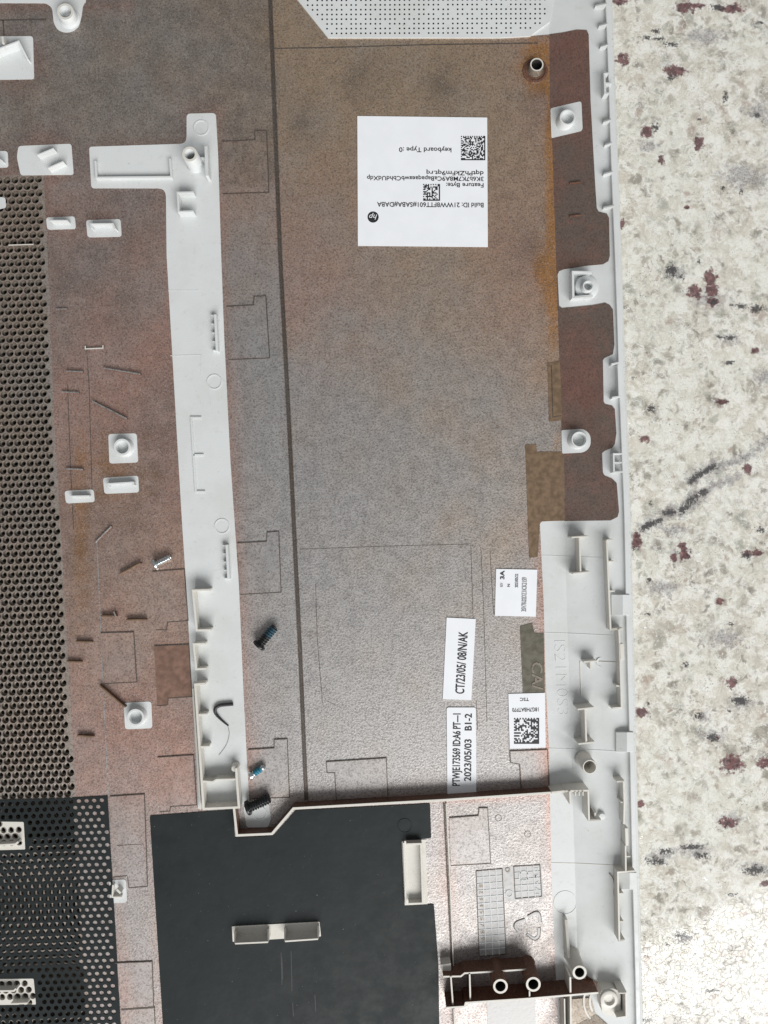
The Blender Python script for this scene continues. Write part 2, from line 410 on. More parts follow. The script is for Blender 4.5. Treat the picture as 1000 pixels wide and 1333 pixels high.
GVEIN = [[(932,607),(950,603),(965,598),(979,590),(1000,574),(1030,550)],[(899,660),(915,650),(925,633),(960,622)]]
GREY = [(968,229,30,16),(920,48,24,10),(845,190,14,7),(950,442,14,7),(964,915,16,10),(928,958,15,9),(915,935,10,6),(905,1106,24,10),(860,1115,18,10),(985,1130,18,8),(950,1068,18,10),(888,722,16,9),(985,145,18,12),(860,765,22,10),(942,830,22,12),(925,390,24,14),(878,355,12,9),(995,490,14,10),(880,690,20,6)]
def granite():
    m = NT('granite'); P = m.P()
    wobA = m.noise(P, 0.03, 2, .6).outputs['Color']; wobB = m.noise(P, 0.13, 3, .7).outputs['Color']
    Pd = m.vadd(P, wobA, 40.0); Pc = m.vadd(m.vadd(P, wobA, 24.0), wobB, 13.0); Pe = m.vadd(P, wobB, 14.0)
    cloud = m.noise(P, 0.016, 4, .62).outputs[0]; mid = m.noise(Pc, 0.05, 4, .7).outputs[0]; fib = m.noise(Pc, 0.20, 4, .75).outputs[0]
    tint = m.noise(P, 0.009, 2, .5).outputs[0]
    # milky feldspar ground
    c = m.mix(m.ramp(mid, .36, .62), (0.61, 0.575, 0.495), (0.79, 0.78, 0.725))
    c = m.mix(m.ramp(tint, .46, .62, 0, .45), c, (0.72, 0.725, 0.655))
    # glassy quartz grains: angular, grey to tan, in drifts
    for sc, lo, a0, a1, op in ((0.036, .25, .475, .58, .95), (0.062, .22, .475, .58, .95), (0.115, .50, .40, .53, .8)):
        v = m.vor(Pc, sc); cr = m.sep(v.outputs['Color']); e = m.vor(Pc, sc, 'DISTANCE_TO_EDGE').outputs['Distance']
        dr = m.noise(P, 0.020 + sc * .1, 3, .6).outputs[0]
        cm = m.math('MULTIPLY', m.ramp(cr[0], lo, lo + .25), m.ramp(dr, a0, a1))
        cm = m.math('MULTIPLY', cm, m.ramp(e, .0, .34))
        cm = m.math('MULTIPLY', cm, m.ramp(fib, .74, .52, .45, 1))
        cc = m.mix(cr[1], (0.21, 0.19, 0.16), (0.43, 0.40, 0.34)); cc = m.mix(m.ramp(cr[2], .65, .9, 0, .7), cc, (0.46, 0.36, 0.30)); cc = m.mix(m.ramp(cr[2], .3, .1, 0, .6), cc, (0.46, 0.48, 0.42))
        c = m.mix(m.math('MULTIPLY', cm, op), c, cc)
    # pale fibres and crumbs over everything
    c = m.mix(m.ramp(fib, .54, .68, 0, .55), c, (0.84, 0.83, 0.77))
    c = m.mix(m.ramp(fib, .44, .30, 0, .5), c, (0.44, 0.395, 0.32))
    th2 = m.vor(Pe, 0.085, 'DISTANCE_TO_EDGE').outputs['Distance']
    c = m.mix(m.math('MULTIPLY', m.ramp(th2, .0, .09, .7, 0), m.ramp(mid, .46, .56)), c, (0.85, 0.845, 0.80))
    # fine dark peppering in patches
    pep = m.noise(P, 0.42, 3, .65).outputs[0]; pz = m.noise(P, 0.028, 3, .6).outputs[0]
    pm = m.math('MULTIPLY', m.ramp(pep, .57, .68), m.ramp(pz, .50, .64))
    c = m.mix(m.math('MULTIPLY', pm, .8), c, (0.13, 0.11, 0.11))
    # the inclusions of this slab
    a = m.attr('stone'); rgb = m.sep(a.outputs['Color'])
    nz = m.noise(P, 0.16, 4, .75).outputs[0]; nzf = m.noise(P, 0.45, 3, .7).outputs[0]
    gm = m.ramp(m.math('ADD', rgb[2], m.math('MULTIPLY', m.math('SUBTRACT', nz, .5), 2.4)), .20, .85, 0, .8)
    c = m.mix(gm, c, m.mix(m.ramp(nzf, .35, .65), (0.19, 0.175, 0.18), (0.50, 0.485, 0.47)))
    rm = m.ramp(m.math('ADD', rgb[0], m.math('MULTIPLY', m.math('SUBTRACT', nz, .5), 1.6)), .36, .60, 0, .93)
    rcell = m.sep(m.vor(Pe, 0.22).outputs['Color'])
    rcol = m.mix(rcell[0], (0.06, 0.022, 0.028), (0.22, 0.10, 0.10)); rcol = m.mix(m.ramp(nzf, .56, .70), rcol, (0.025, 0.018, 0.02))
    c = m.mix(rm, c, rcol)
    bm = m.ramp(m.math('ADD', rgb[1], m.math('ADD', m.math('MULTIPLY', m.math('SUBTRACT', nzf, .5), 1.8), m.math('MULTIPLY', m.math('SUBTRACT', nz, .5), 1.3))), .40, .70, 0, .93)
    c = m.mix(bm, c, m.mix(nz, (0.016, 0.016, 0.018), (0.09, 0.085, 0.085)))
    hb = m.math('ADD', m.ramp(th2, 0, .03), m.ramp(m.vor(Pd, 0.13, 'DISTANCE_TO_EDGE').outputs['Distance'], 0, .03))
    n1 = m.bump(hb, 0.42, .6)
    return m.set(col=c, rough=m.ramp(nzf, .3, .7, .03, .10), spec=.56, nor=n1)
def build_counter():
    xs = [-6000, -1500, -300, 300, 700] + [770 + 3.5 * i for i in range(77)] + [1060, 1150, 1400, 2500, 6000]
    ys = [-6000, -1500, -300] + [-30 + 3.5 * i for i in range(400)] + [1400, 1800, 3000, 6000]
    nx_, ny_ = len(xs), len(ys)
    V = [W(x, y, ZC) for y in ys for x in xs]
    F = [(j * nx_ + i, (j + 1) * nx_ + i, (j + 1) * nx_ + i + 1, j * nx_ + i + 1) for j in range(ny_ - 1) for i in range(nx_ - 1)]
    o = mesh_obj('countertop', V, F, granite(), None)
    at = o.data.attributes.new('stone', 'FLOAT_COLOR', 'POINT')
    def fld(x, y, L, soft):
        best = 0.0
        for (cx, cy, rx, ry) in L:
            dx = (x - cx) / (rx * soft); dy = (y - cy) / (ry * soft)
            if abs(dx) < 1 and abs(dy) < 1:
                d = 1 - math.hypot(dx, dy)
                if d > best: best = d
        return best
    k = 0
    for y in ys:
        for x in xs:
            if 760 < x < 1045 and -40 < y < 1375:
                r_ = fld(x, y, GAR, 2.0); b_ = fld(x, y, BLKS, 2.2); g_ = fld(x, y, GREY, 1.8)
                for ln in VEIN:
                    d = poly_d((x, y), ln); b_ = max(b_, .92 - d / 9.5); g_ = max(g_, (1 - d / 18) * .9)
                for ln in GVEIN:
                    d = poly_d((x, y), ln); g_ = max(g_, .95 - d / 13); b_ = max(b_, .42 - d / 12)
                at.data[k].color = (max(0, r_), max(0, b_), max(0, min(1, g_)), 1)
            else: at.data[k].color = (0, 0, 0, 1)
            k += 1
    tag(o, 'polished cream granite countertop with garnet specks and dark veins', 'countertop', kind='structure')
build_counter()

# ------------------------------------------------------------------ the laptop's bottom cover
COVER = bpy.data.objects.new('laptop_bottom_cover', None); scn.collection.objects.link(COVER)
COVER.location = W(500, 666.5, ZC); COVER.empty_display_size = .02
tag(COVER, 'inside of a pale grey laptop bottom cover with brown shielding coat', 'laptop cover')

VENT = [(57, 226), (62, 333), (70, 540), (78, 666), (97, 1000), (99, 1038), (106, 1160), (117, 1330), (124, 1450)]
LX = -160
yb = [-100 + 31 * i for i in range(51)]
def lip_in(y): return rim_out(y) - 9
# floor shell: flat bottom, then the sloping side up to the rim
floor_out = [(LX, -100)] + [(bend(-100), -100)] + [(bend(y), y) for y in yb[1:]] + [(124, 1450)] + VENT[::-1][1:] + [(LX, 236)]
sheet('floor', floor_out, PL, COVER, 0.0, 8)
def strip(name, rows, mat):
    V, F = [], []; n = len(rows[0])
    for r_ in rows: V += r_
    for j in range(len(rows) - 1):
        for i in range(n - 1): F.append((j * n + i, (j + 1) * n + i, (j + 1) * n + i + 1, j * n + i + 1))
    return mesh_obj(name, V, F, mat, COVER)
rows = []
for y in yb:
    b = bend(y); li = lip_in(y)
    rows.append([W(b + (li - b) * t, y, zf(b + (li - b) * t, y)) for t in (0, .25, .5, .75, 1.0)])
strip('side_slope', rows, PL)
ZL = 20.0
rows = []
for y in yb:
    o_, i_ = rim_out(y), lip_in(y); wig = math.sin(y * .021) * .25
    base = W(i_, y, zf(i_, y) - 1); top_i = W(i_ + wig, y, ZL - .6)
    k0 = W(o_, y, ZL)
    rows.append([Vector((top_i.x, top_i.y, base.z)), top_i, W(i_ + .8 + wig, y, ZL), W(o_ - 3.2, y, ZL), W(o_ - 2.4, y, ZL - 1.2)])
strip('rim', rows, PL)
rows = []
for y in yb:
    o_ = rim_out(y); a = W(o_ - 2.4, y, ZL - 1.2); b = W(o_ - .6, y, ZL - 1.4); c = W(o_, y, ZL - 2.4)
    rows.append([a, b, c, Vector((c.x - .5 * S, c.y, 2 * S)), Vector((c.x - 5 * S, c.y, (ZC + 3) * S)), Vector((c.x - 14 * S, c.y, (ZC + .02) * S))])
strip('outer_edge', rows, RIM)

# ---- coating on the flat floor, with its own colour changes and the posts' painted shade
RB = [(703, 682), (708, 788), (710, 876), (715, 981), (716, 1035), (718, 1140), (723.5, 1268), (727, 1333), (730, 1450)]
STRIP_L = [(217, 262), (217, 333), (222, 420), (230, 560), (237, 680), (243, 770), (250, 900), (256, 1000), (258, 1053)]
STRIP_R = [(279, 147), (284, 200), (288, 333), (292, 440), (300, 600), (311, 760), (317, 900), (322, 1000), (325, 1046)]
STRIP = rc([(116, 191), (243, 187), (243, 148), (281, 147), (284, 200), (288, 333), (292, 440), (300, 600), (311, 760), (317, 900), (322, 1000), (325, 1046), (258, 1053), (256, 1000), (250, 900), (243, 770), (237, 680), (230, 560), (222, 420), (217, 333), (216, 245), (119, 245)], [4, 9, 5, 5] + [0] * 16 + [11, 4])
CREASE = [(352, -60), (352, 0), (365, 333), (376, 540), (382, 666), (391, 850), (399, 1042)]
RIBLINE = [(308, 1052), (310, 1086), (354, 1085), (382, 1052), (580, 1041), (716, 1032)]
def sm(v, a, b):
    t = max(0, min(1, (v - a) / (b - a))); return t * t * (3 - 2 * t)
def crease_x(y):
    for (a, b), (c, d) in zip(CREASE, CREASE[1:]):
        if y <= d: return a + (c - a) * (y - b) / (d - b)
    return 399
SMUDGE_SHADE = [(475, 105, 30, 26), (575, 112, 22, 30), (395, 160, 18, 30), (320, 105, 40, 50), (690, 330, 30, 30), (60, 140, 45, 30), (700, 130, 20, 25), (150, 390, 40, 45), (170, 130, 80, 50), (640, 1235, 32, 22), (700, 1240, 25, 18)]  # smudges on the coat; the last two paint the shade behind the posts
SM_W = [.5, .5, .5, .5, .4, .5, .4, .45, .35, .75, .6]
PATCH_C = [(160, 583, 20), (157, 631, 22), (104, 646, 18), (180, 931, 20), (78, 290, 18), (135, 297, 20), (60, 208, 32), (22, 76, 26)]
def coat_attr(x, y):
    cx = crease_x(y); red = brown = dark = 0.0; grain = .8
    dl = min(poly_d((x, y), STRIP_L), poly_d((x, y), STRIP_R)) if y < 1080 else 99
    red = max(red, .95 * math.exp(-(max(0, dl) / 13) ** 1.3)) * (1 if x < 235 else .75)
    if y < 260: red = max(red, .7 * math.exp(-poly_d((x, y), STRIP, True) / 12))
    for (a, b, r_) in PATCH_C:
        red = max(red, .8 * math.exp(-max(0, math.hypot(x - a, y - b) - r_) / 14))
    if x < 250:
        base = .28 + .25 * math.sin(y * .013 + 1.0) + .12 * math.sin(x * .06 + y * .031)
        red = max(red, (.58 + .5 * base) * sm(y, 200, 260) * (1 - .72 * sm(y, 960, 1150))); dark = max(dark, (.20 + .2 * math.sin(y * .017 + x * .02)) * sm(y, 200, 260) * (1 - sm(y, 850, 1040)))
        brown = (.35 + .3 * math.sin(y * .008 + 2)) * sm(y, 150, 260) * (1 - sm(y, 900, 1050))
        grain = .35 + .35 * sm(y, 500, 900)
    if x >= cx:
        t = 1 - sm(y, 120, 640); brown = max(brown, .95 * t + .32 * (1 - sm(y, 600, 980)) * sm(x, 360, 700))
        e = 1.2 * math.exp(-math.hypot((x - 708) / 30, (y - 95) / 60)) + 1.1 * math.exp(-math.hypot((x - 708) / 22, (y - 355) / 30)) + .6 * math.exp(-abs(x - 722) / 14) * (1 - sm(y, 400, 560))
        red = max(red, min(.8, e * .8)); brown = min(1, brown + e)
        grain = .55 + .45 * sm(y, 150, 420)
        ring = math.exp(-((y - 350) / 130) ** 2) * .55; red = max(red, ring * (.6 + .4 * math.sin(x * .02)))
    elif x > 280:
        brown = max(brown, .55 * (1 - sm(y, 100, 500))); red = max(red, .25 * math.exp(-((y - 270) / 110) ** 2)); grain = .5 + .4 * sm(y, 300, 600)
    if y < 240 and x < cx:
        brown = max(brown, .42 + .3 * sm(x, 200, 350)); red = max(red, .75 * math.exp(-abs(y - 8) / 12) * (x < 180)); dark = .42
        if x < 250: red = max(red, .6 * sm(y, 165, 215))
    if y > 670: red = max(red, (.9 if y < 1040 else .6) * math.exp(-(poly_d((x, y), RB) / 12) ** 1.2))
    if y > 1000 and x > 300:
        red = max(red, .8 * math.exp(-poly_d((x, y), RIBLINE[3:]) / 8))
        if y > 1040: dark = max(dark, .10); red = max(red * .45, .3 * math.exp(-abs(x - (578 + (y - 1050) * .05)) / 12), .04 + .1 * sm(y, 1250, 1300))
    if y > 1040 and x < 260: red = max(red * .8, .45 * math.exp(-abs(x - 196 - (y - 1060) * .06) / 12), .5 * math.exp(-abs(x - 148 - (y - 1040) * .05) / 14))
    for (a, b, rx, ry), w_ in zip(SMUDGE_SHADE, SM_W):
        dark = max(dark, w_ * math.exp(-(((x - a) / rx) ** 2 + ((y - b) / ry) ** 2)))
    j = math.sin(x * .071 + y * .043) * .05 + math.sin(x * .029 - y * .051) * .06
    return (max(0, min(1, red + j * red)), max(0, min(1, brown + j)), max(0, min(1, dark)), grain)
def rust_at(x, y):
    v = 1.15 * math.exp(-(math.hypot((x - 702) / 26, (y - 88) / 34)) ** 2) + .95 * math.exp(-(math.hypot((x - 712) / 20, (y - 350) / 34)) ** 2)
    v = max(v, .80 * math.exp(-((x - 721) / 12) ** 2) * (1 - sm(y, 380, 520)) * sm(y, 50, 90))
    v = max(v, .5 * math.exp(-((x - 724) / 8) ** 2) * sm(y, 540, 590) * (y < 690), .5 * math.exp(-(math.hypot((x - 105) / 16, (y - 690) / 150)) ** 2), .42 * math.exp(-(math.hypot((x - 150) / 60, (y - 620) / 60)) ** 2))
    return min(1, v)
coat_out = [(LX, 4), (112, 4), (114, -100), (340, -100), (386, -2), (427, 49), (650, 49), (690, 47), (716, 45), (716.5, 133), (720, 196), (724.5, 333), (729, 473), (731, 543), (734, 613), (735.5, 678), (706, 678.6)] + RB + [(124, 1450)] + VENT[::-1][1:] + [(LX, 236)]
sheet('shielding_coat', coat_out, COAT, COVER, 0.5, .45, grid=8, attr=coat_attr, label='brown to silver grey shielding paint on the flat floor')
MAR = [(691, 46.8), (734, 42), (751, 38.5), (764, 39), (766.5, 45), (769, 133), (775, 241), (777, 271), (779.5, 275.5), (790, 278), (793, 283.5), (794, 333), (792, 340), (785, 344), (762, 346), (734, 350.5), (728, 353), (726, 357.5), (728, 398), (732, 401), (772.5, 397), (788, 394), (794, 397), (798, 403), (800, 448.5), (798, 461), (787, 466), (785, 469), (786, 523), (788, 526), (797, 528), (800.5, 532.5), (802.6, 564), (800.5, 578), (797, 583), (787, 587), (784, 590), (785, 615), (787, 619), (797, 623), (803, 629), (806, 666), (804, 673), (795, 677.5), (735, 678.3), (733.4, 613), (730.4, 543), (728.4, 473), (723.9, 333), (719.4, 196), (715.9, 133), (717, 47)]
MAR = [(715.4, 44.6)] + MAR[1:]
MAR = [p for p in MAR if p != (717, 47)]
sheet('side_coat', MAR, COATR, COVER, .55, .5, grid=9, slope=True, label='maroon shielding paint on the sloping side, shade put into its colour')

# ---- vent grille: real counterbored holes
def lattice(ox, oy, a, rowh, rot, poly, margin, rmax, nseg, jit=0.0, xmin=LX + 6):
    out = []; c, s_ = math.cos(rot), math.sin(rot)
    for j in range(-2, int(1250 / rowh)):
        for i in range(-30, 30):
            u = i * a + (a / 2 if j % 2 else 0); v = j * rowh
            x = ox + u * c + v * s_; y = oy - u * s_ + v * c
            if x < xmin or not inside((x, y), poly): continue
            if poly_d((x, y), poly, True) < margin: continue
            out.append([(x + rmax * math.cos(2 * math.pi * k / nseg), y + rmax * math.sin(2 * math.pi * k / nseg)) for k in range(nseg)])
    return out
vent_out = [(LX, 236)] + [(57.0, 226)] + VENT[1:] + [(LX, 1450)]
vent_holes = lattice(50, 233, 10.25, 9.0, R(2.35), vent_out, 5.0, 4.8, 12)
sheet('vent_grille', vent_out, COAT, COVER, .5, 8.5, holes=vent_holes, hole_mat=COATH, attr=lambda x, y: (.05, .40, .05, .12), hole_rings=[(1, 0), (.93, -.8), (.84, -3.4), (.52, -4.0), (.48, -11.5)], label='honeycomb vent grille coated grey brown')

# ---- bare plastic areas left free of paint
def patch(pts, r=4, z=.95, name='unpainted_patch', slope=False, mat=None, lab=None):
    return sheet(name, rc(pts, r), mat or PL, COVER, z, .5, slope=slope, label=lab)
sheet('unpainted_strip', STRIP, PL, COVER, .95, .5, label='long bare plastic strip with upright clips')
patch([(LX, -60), (113, -60), (113, -2), (108, 8), (106, 22), (103, 34), (95, 41), (84, 42.5), (75, 39), (70, 30), (68, 10), (60, 4), (LX, 3)], [0, 0, 5, 2, 3, 4, 5, 5, 4, 4, 5, 4, 0], lab='bare plastic tongue around the screw boss at the top edge')
patch([(LX, 48), (43, 47), (44.5, 103), (LX, 106)], [0, 4, 4, 0])
patch([(24, 190), (93, 187), (96, 227.5), (27, 228), (22, 205)], [4, 4, 4, 3, 4])
patch([(LX, 197), (10, 196.5), (11, 218), (LX, 219)], [0, 4, 4, 0])
patch([(60, 283), (97.5, 281.5), (99, 298), (61.5, 299)]); patch([(112, 286.5), (157, 285), (158.5, 308), (114, 309)])
patch([(141, 565), (178, 564), (180, 602), (142.5, 603.5)]); patch([(134, 622), (180, 619), (181, 641), (136, 643)])
patch([(84, 639), (122, 637), (123.5, 653.5), (86, 655.5)]); patch([(161, 915), (197, 913), (198.5, 948), (163, 949.5)])
patch([(142, 1146), (164, 1144.5), (165.5, 1175), (144, 1176)])
patch([(317, 1050), (350, 1046), (353, 1066), (349, 1077), (321, 1077)], [3, 3, 3, 3, 3])
patch([(716.6, 141), (757, 131.5), (758.7, 170), (718, 179.6)], [3, 4, 4, 2], .95, slope=True)
patch([(731, 560), (760, 558), (769, 566), (769, 581), (761, 589), (732, 590.5)], [2, 8, 6, 6, 8, 2], .95, slope=True)
patch([(634, 1304), (697, 1299), (699, 1450), (638, 1450)], 0, .95, mat=GP)

# ---- speaker grille
sp_out = [(340, -100), (386, -2), (427, 49), (650, 49), (690, 47), (716, 28), (738, -100)]
sp_holes = []
for j in range(0, 16):
    for i in range(56):
        x = 388 + i * 6.3 + (random.random() - .5) * .3; y = 43.5 - j * 6.15 - (x - 430) * .004
        q = (x, y)
        if not inside(q, sp_out) or poly_d(q, sp_out, True) < 5.5: continue
        if (math.sin(i * 1.9 + j * .8) * math.sin(i * .43 - j * 1.3)) > .68: continue
        sp_holes.append([(x + 1.25 * math.cos(2 * math.pi * k / 8), y + 1.25 * math.sin(2 * math.pi * k / 8)) for k in range(8)])
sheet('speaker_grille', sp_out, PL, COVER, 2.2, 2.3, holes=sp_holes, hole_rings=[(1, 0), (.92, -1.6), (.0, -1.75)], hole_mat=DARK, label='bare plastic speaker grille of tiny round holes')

# ---- pads and lines on the floor, pad edge shade drawn as dark outlines
def pad(pts, mat=None, z=1.4, surface_line=True, shut=True, w=1.0):
    if shut: sheet('floor_pad', pts, mat or COAT, COVER, z, .5, grid=9, attr=lambda x, y: (*coat_attr(x, y)[:3], .3))
    if surface_line: ridge(pts, w, .3, COATM, 'pad_outline_shade', z0=z)  # dark outline puts the step's edge shading and dirt into colour
pad([(289, 184), (332, 182), (332, 170), (347, 170), (350, 250), (290, 252)])
pad([(295, 399), (330, 397), (331, 386), (346, 385), (351, 466), (298, 468)])
pad([(309, 707), (347, 705), (348, 693), (363, 692), (366, 771), (313, 774)])
pad([(323, 976), (357, 974), (357, 963), (374, 962), (377, 1038), (328, 1040)])
pad([(438, 1041), (436, 1006), (426, 1006), (425, 992), (503, 987), (505, 1036)])
pad([(679, 1034), (677, 995), (665, 993), (664, 978), (713, 976), (715, 1031)])
pad([(585, 1065), (623, 1062), (624, 1052), (635, 1052), (639, 1124), (587, 1127)])
pad([(199, 744), (240, 741), (245, 808), (218, 810), (217, 820), (203, 820)])
pad([(201, 841), (246, 839), (250, 907), (219, 909), (218, 918), (205, 919)], TAPEB)
pad([(205, 986), (252, 983), (256, 1048), (222, 1050), (221, 1056), (208, 1057)])
pad([(131, 824), (174, 823), (178, 888), (136, 890)])
pad([(143, 1037), (188, 1034), (192, 1154), (168, 1156), (166, 1140), (147, 1142)])
pad([(150, 1254), (198, 1252), (200, 1311), (158, 1314)]); pad([(158, 1315), (201, 1312), (205, 1420), (164, 1420)])
pad([(152, 1101), (187, 1099), (190, 1150), (170, 1152)], z=1.9, surface_line=False)
pad([(108, 380), (150, 378), (152, 448), (109, 450)], z=.7, surface_line=False)
sheet('crease', [(x - 2.6, y) for x, y in CREASE] + [(x + 2.6, y) for x, y in CREASE[::-1]], COATM, COVER, .75, .3)  # crease shade put into colour: dark band under darker ridges
for dx, w in ((-2.0, 1.5), (1.8, 1.2)):
    ridge([(x + dx, y) for x, y in CREASE], w, 1.0, COATD, 'crease_ridge', z0=.4)
ridge([(352, 63), (420, 62), (560, 58), (700, 56)], 1.4, .3, COATM, z0=.4)
ridge([(613, 709), (616, 806)], .8, .14, COATM, z0=.4); ridge([(626, 712), (630, 800), (634, 940)], .8, .14, COATM, z0=.4)
ridge([(638, 718), (641, 770), (643, 800)], .8, .14, COATM, z0=.4); ridge([(620, 912), (622, 950)], .8, .14, COATM, z0=.4)
ridge([(390, 715), (500, 711), (612, 708)], .8, .14, COATM, z0=.4)
ridge([(411, 760), (413, 830), (420, 915)], .8, .14, COATM, z0=.4); ridge([(425, 912), (437, 918)], .8, .14, COATM, z0=.4)
ridge([(0, 26), (4, 26), (60, 25)], 1.6, .5, COATM, z0=.4); ridge([(4, 26), (5, 46)], 1.6, .5, COATM, z0=.4)
ridge([(120, 640), (116, 500), (108, 380)], .9, .25, COATM, z0=.4); ridge([(88, 500), (92, 610), (96, 690)], .9, .25, COATM, z0=.4)
ridge([(126, 700), (133, 860), (141, 1035)], 1.3, .5, COAT, z0=.4)
# tapes
sheet('tape', [(713, 472), (729, 470), (732, 547), (715, 549)], TAPE, COVER, 1.0, .4); ridge([(718, 476), (720, 543), (731, 541)], 1.0, .3, COATD, z0=1.0)
sheet('tape', [(684, 579), (698, 578), (699, 588), (734.5, 588), (735.3, 677.5), (703, 679), (700, 725), (689, 726)], TAPE, COVER, 1.0, .4, label='brown tape along the right border of the floor')
sheet('tape', [(677, 815), (693, 811), (696, 824), (708, 824), (709.5, 901), (681, 902)], TAPEO, COVER, 1.0, .4, label='olive tape above the small code label')
ring_mark(710, 359, 13, 1.2, .3, .5, TAPE, 'stain_ring')

# ---- bosses
boss(85, 15, 11, 7.2, 13, hole=PL, zb=.9, flare=3)
boss(247, 200.5, 10, 6.2, 27, hole=PL, zb=.9)
boss(159, 582, 11.3, 8.0, 9, zb=.9); boss(176.5, 934, 11.4, 8.2, 9, zb=.9)
boss(699, 84, 9.0, 6.6, 10, zb=.5, hole=DARK, mat=COATV)
lathe('boss_collar', 697, 91, [(17, -.5), (16, 1.2), (13.5, 1.6), (12.5, .4), (9, .4)], COATB, COVER, .5)
boss(739, 152.5, 10.4, 8.0, 10); boss(766, 372, 7.2, 5.0, 15); boss(754.5, 572, 10.5, 8.4, 11)
lathe('boss_collar', 765, 373, [(16, -.5), (15, 3), (11, 5), (8, 5)], PL, COVER, zf(765, 373))
boss(768, 998.5, 9.2, 7.4, 26, PLW, depth=-1)
boss(651.6, 1284, 9.6, 6.1, 40, COATB, DARK, zb=.4); boss(694.4, 1281.4, 9.6, 6.1, 40, COATB, DARK, zb=.4)
boss(754.6, 1266, 9.2, 5.8, 34, PLW, DARK)
# square seat round the boss with the collar
rib([(771, 354), (746, 354), (746.5, 386.5), (772, 385)], 11, 3)
# corner boss block
zb = zf(794, 1302)
sheet('corner_block', rc([(781, 1290), (798, 1286), (808, 1292), (808, 1318), (800, 1323), (784, 1320)], 5), PLW, COVER, 22, 24, label='cream plastic block round the corner screw hole')
lathe('screw_boss', 793.5, 1302, [(11.5, -1), (11, 2.2), (9.5, 2.8), (7, 2.8), (6, 1.5), (5.4, -.5)], [PLW, DARK], COVER, 22, mats_at=[0, 0, 0, 0, 0, 1])
rib([(806, 1293), (815, 1292.5), (815.5, 1323.5), (803, 1325)], 20, 2, PLW)
for r_, w_ in ((22, 2.5), (30, 2)):
    a = [(790 + r_ * math.cos(t), 1304 + r_ * 1.05 * math.sin(t)) for t in [R(d) for d in range(95, 266, 15)]]
    ridge(a, w_, 1.6, PLW, 'corner_step', z0=zf(770, 1304))
sheet('corner_coat', [(764, 1270), (778, 1280), (779, 1292), (769, 1287), (760, 1279)], COATB, COVER, 1.2, .6, slope=True)
sheet('corner_coat', [(727.5, 1302), (770, 1299), (775, 1320), (790, 1333), (800, 1345), (729, 1345)], COATV, COVER, 1.0, .6, slope=True)

# ---- ring marks, small ribs and clips
for (x, y, r_) in ((262, 166, 9.5), (279, 497, 9.3), (289, 685, 9.3)): ring_mark(x, y, r_)
ring_mark(338, 1059, 8.5); ring_mark(736, 1175, 15, 1.2, .4, zf(736, 1175)); ring_mark(527, 1075, 9, 1.5, .5, 1.3, FILM)
for (x, y, r_) in ((661, 1132.5, 2.6), (682, 1140.5, 6.0), (663, 1163.5, 4.2)): ring_mark(x, y, r_, 2.0, .6, .5, PL if r_ > 3 else COATV)
for (x, y) in ((649, 1065), (687, 1086)): ring_mark(x, y, 4, 1.2, .4, .5, COATV)
rib([(124, 209), (125.5, 231), (223, 230), (221, 206)], 5, 2.6, z0=.9)
rib([(268, 190), (269.6, 229)], 14, 4, z0=.9, name='fin', hs=[13, 15]); rib([(257, 205.5), (267, 205.5)], 9, 2.4, z0=.9)
rib([(252, 250), (231, 250.5), (232.5, 275.4), (252, 274.8)], 13, 2.4, z0=.9, name='clip')
rib([(48, 202), (70, 193)], 10, 2, z0=.9, name='tab'); rib([(62, 219), (82.5, 210)], 10, 2, z0=.9, name='tab')
rib([(-20, 72), (0, 62.5), (24, 53.5), (36.5, 78)], 13, 2.2, z0=.9, name='clip', hs=[13, 13, 13, 7]); rib([(-6, 203), (2, 209)], 9, 2, z0=.9, name='tab')
rib([(3, 47), (4, 56)], 14, 3, PLW, z0=.9, name='tab')
rib([(65, 287), (88, 287)], 10, 2, z0=.9, name='tab')
rib([(119, 297), (118, 291.5), (147, 291), (150, 298)], 9, 2, z0=.9, name='clip')
rib([(141, 634), (140, 630), (173, 628), (174, 632)], 8, 2.4, z0=.9, name='clip'); rib([(91, 646), (116, 645.5)], 7, 2, z0=.9, name='tab')
rib([(147, 1152), (146, 1168), (158, 1168)], 6, 2, PLW, z0=.9, name='clip'); rib([(152, 1158), (157, 1163)], 9, 3, PLW, z0=.9, name='tab')
for y0, y1, x0, x1 in ((409, 457, 280, 282.5), (709, 754, 295, 297.5)):
    rib([(x0, y0), (x1, y1)], 9, 3.2, z0=.9, name='fin')
    for k in range(5):
        t = (k + .1) / 4.2; rib([(x0 + (x1 - x0) * t - 5.5, y0 + (y1 - y0) * t), (x0 + (x1 - x0) * t, y0 + (y1 - y0) * t)], 5, 1.6, z0=.9, name='fin_tooth')
ridge([(262, 543.5), (249, 543.5), (252, 592), (255, 640), (267, 640)], 2.4, 1.6, PL, 'bracket', z0=.9); ridge([(252, 592), (265, 592)], 2.2, 1.6, PL, 'bracket', z0=.9)
ridge([(222, 463), (262, 462), (262, 488)], .8, .35, PL, 'mould_line', z0=.9); ridge([(219, 378), (258, 378)], .8, .3, PL, 'mould_line', z0=.9)
rib([(273, 768), (251, 768.5), (256, 820.5), (274, 820)], 16, 2.6, PLW, z0=.9, name='clip')
rib([(267, 838), (252, 838.5), (255.5, 871), (268, 870.5)], 14, 2.6, PLW, z0=.9, name='clip')
rib([(267, 890), (254, 891), (262, 1010), (265, 1053), (311, 1051), (308, 1012), (307.5, 1000)], 16, 3.0, PLW, z0=.9, name='clip_wall')
rib([(251, 896), (257, 985), (261, 1054)], 7, 2.2, PLW, z0=.9)
rib([(257, 930.5), (269, 930)], 14, 2.4, PLW, z0=.9, name='tab'); rib([(259, 972.5), (272, 972)], 14, 2.4, PLW, z0=.9, name='tab')
rib([(263, 1017), (277, 1018), (282, 1015), (308, 1014.5)], 15, 2.4, PLW, z0=.9)
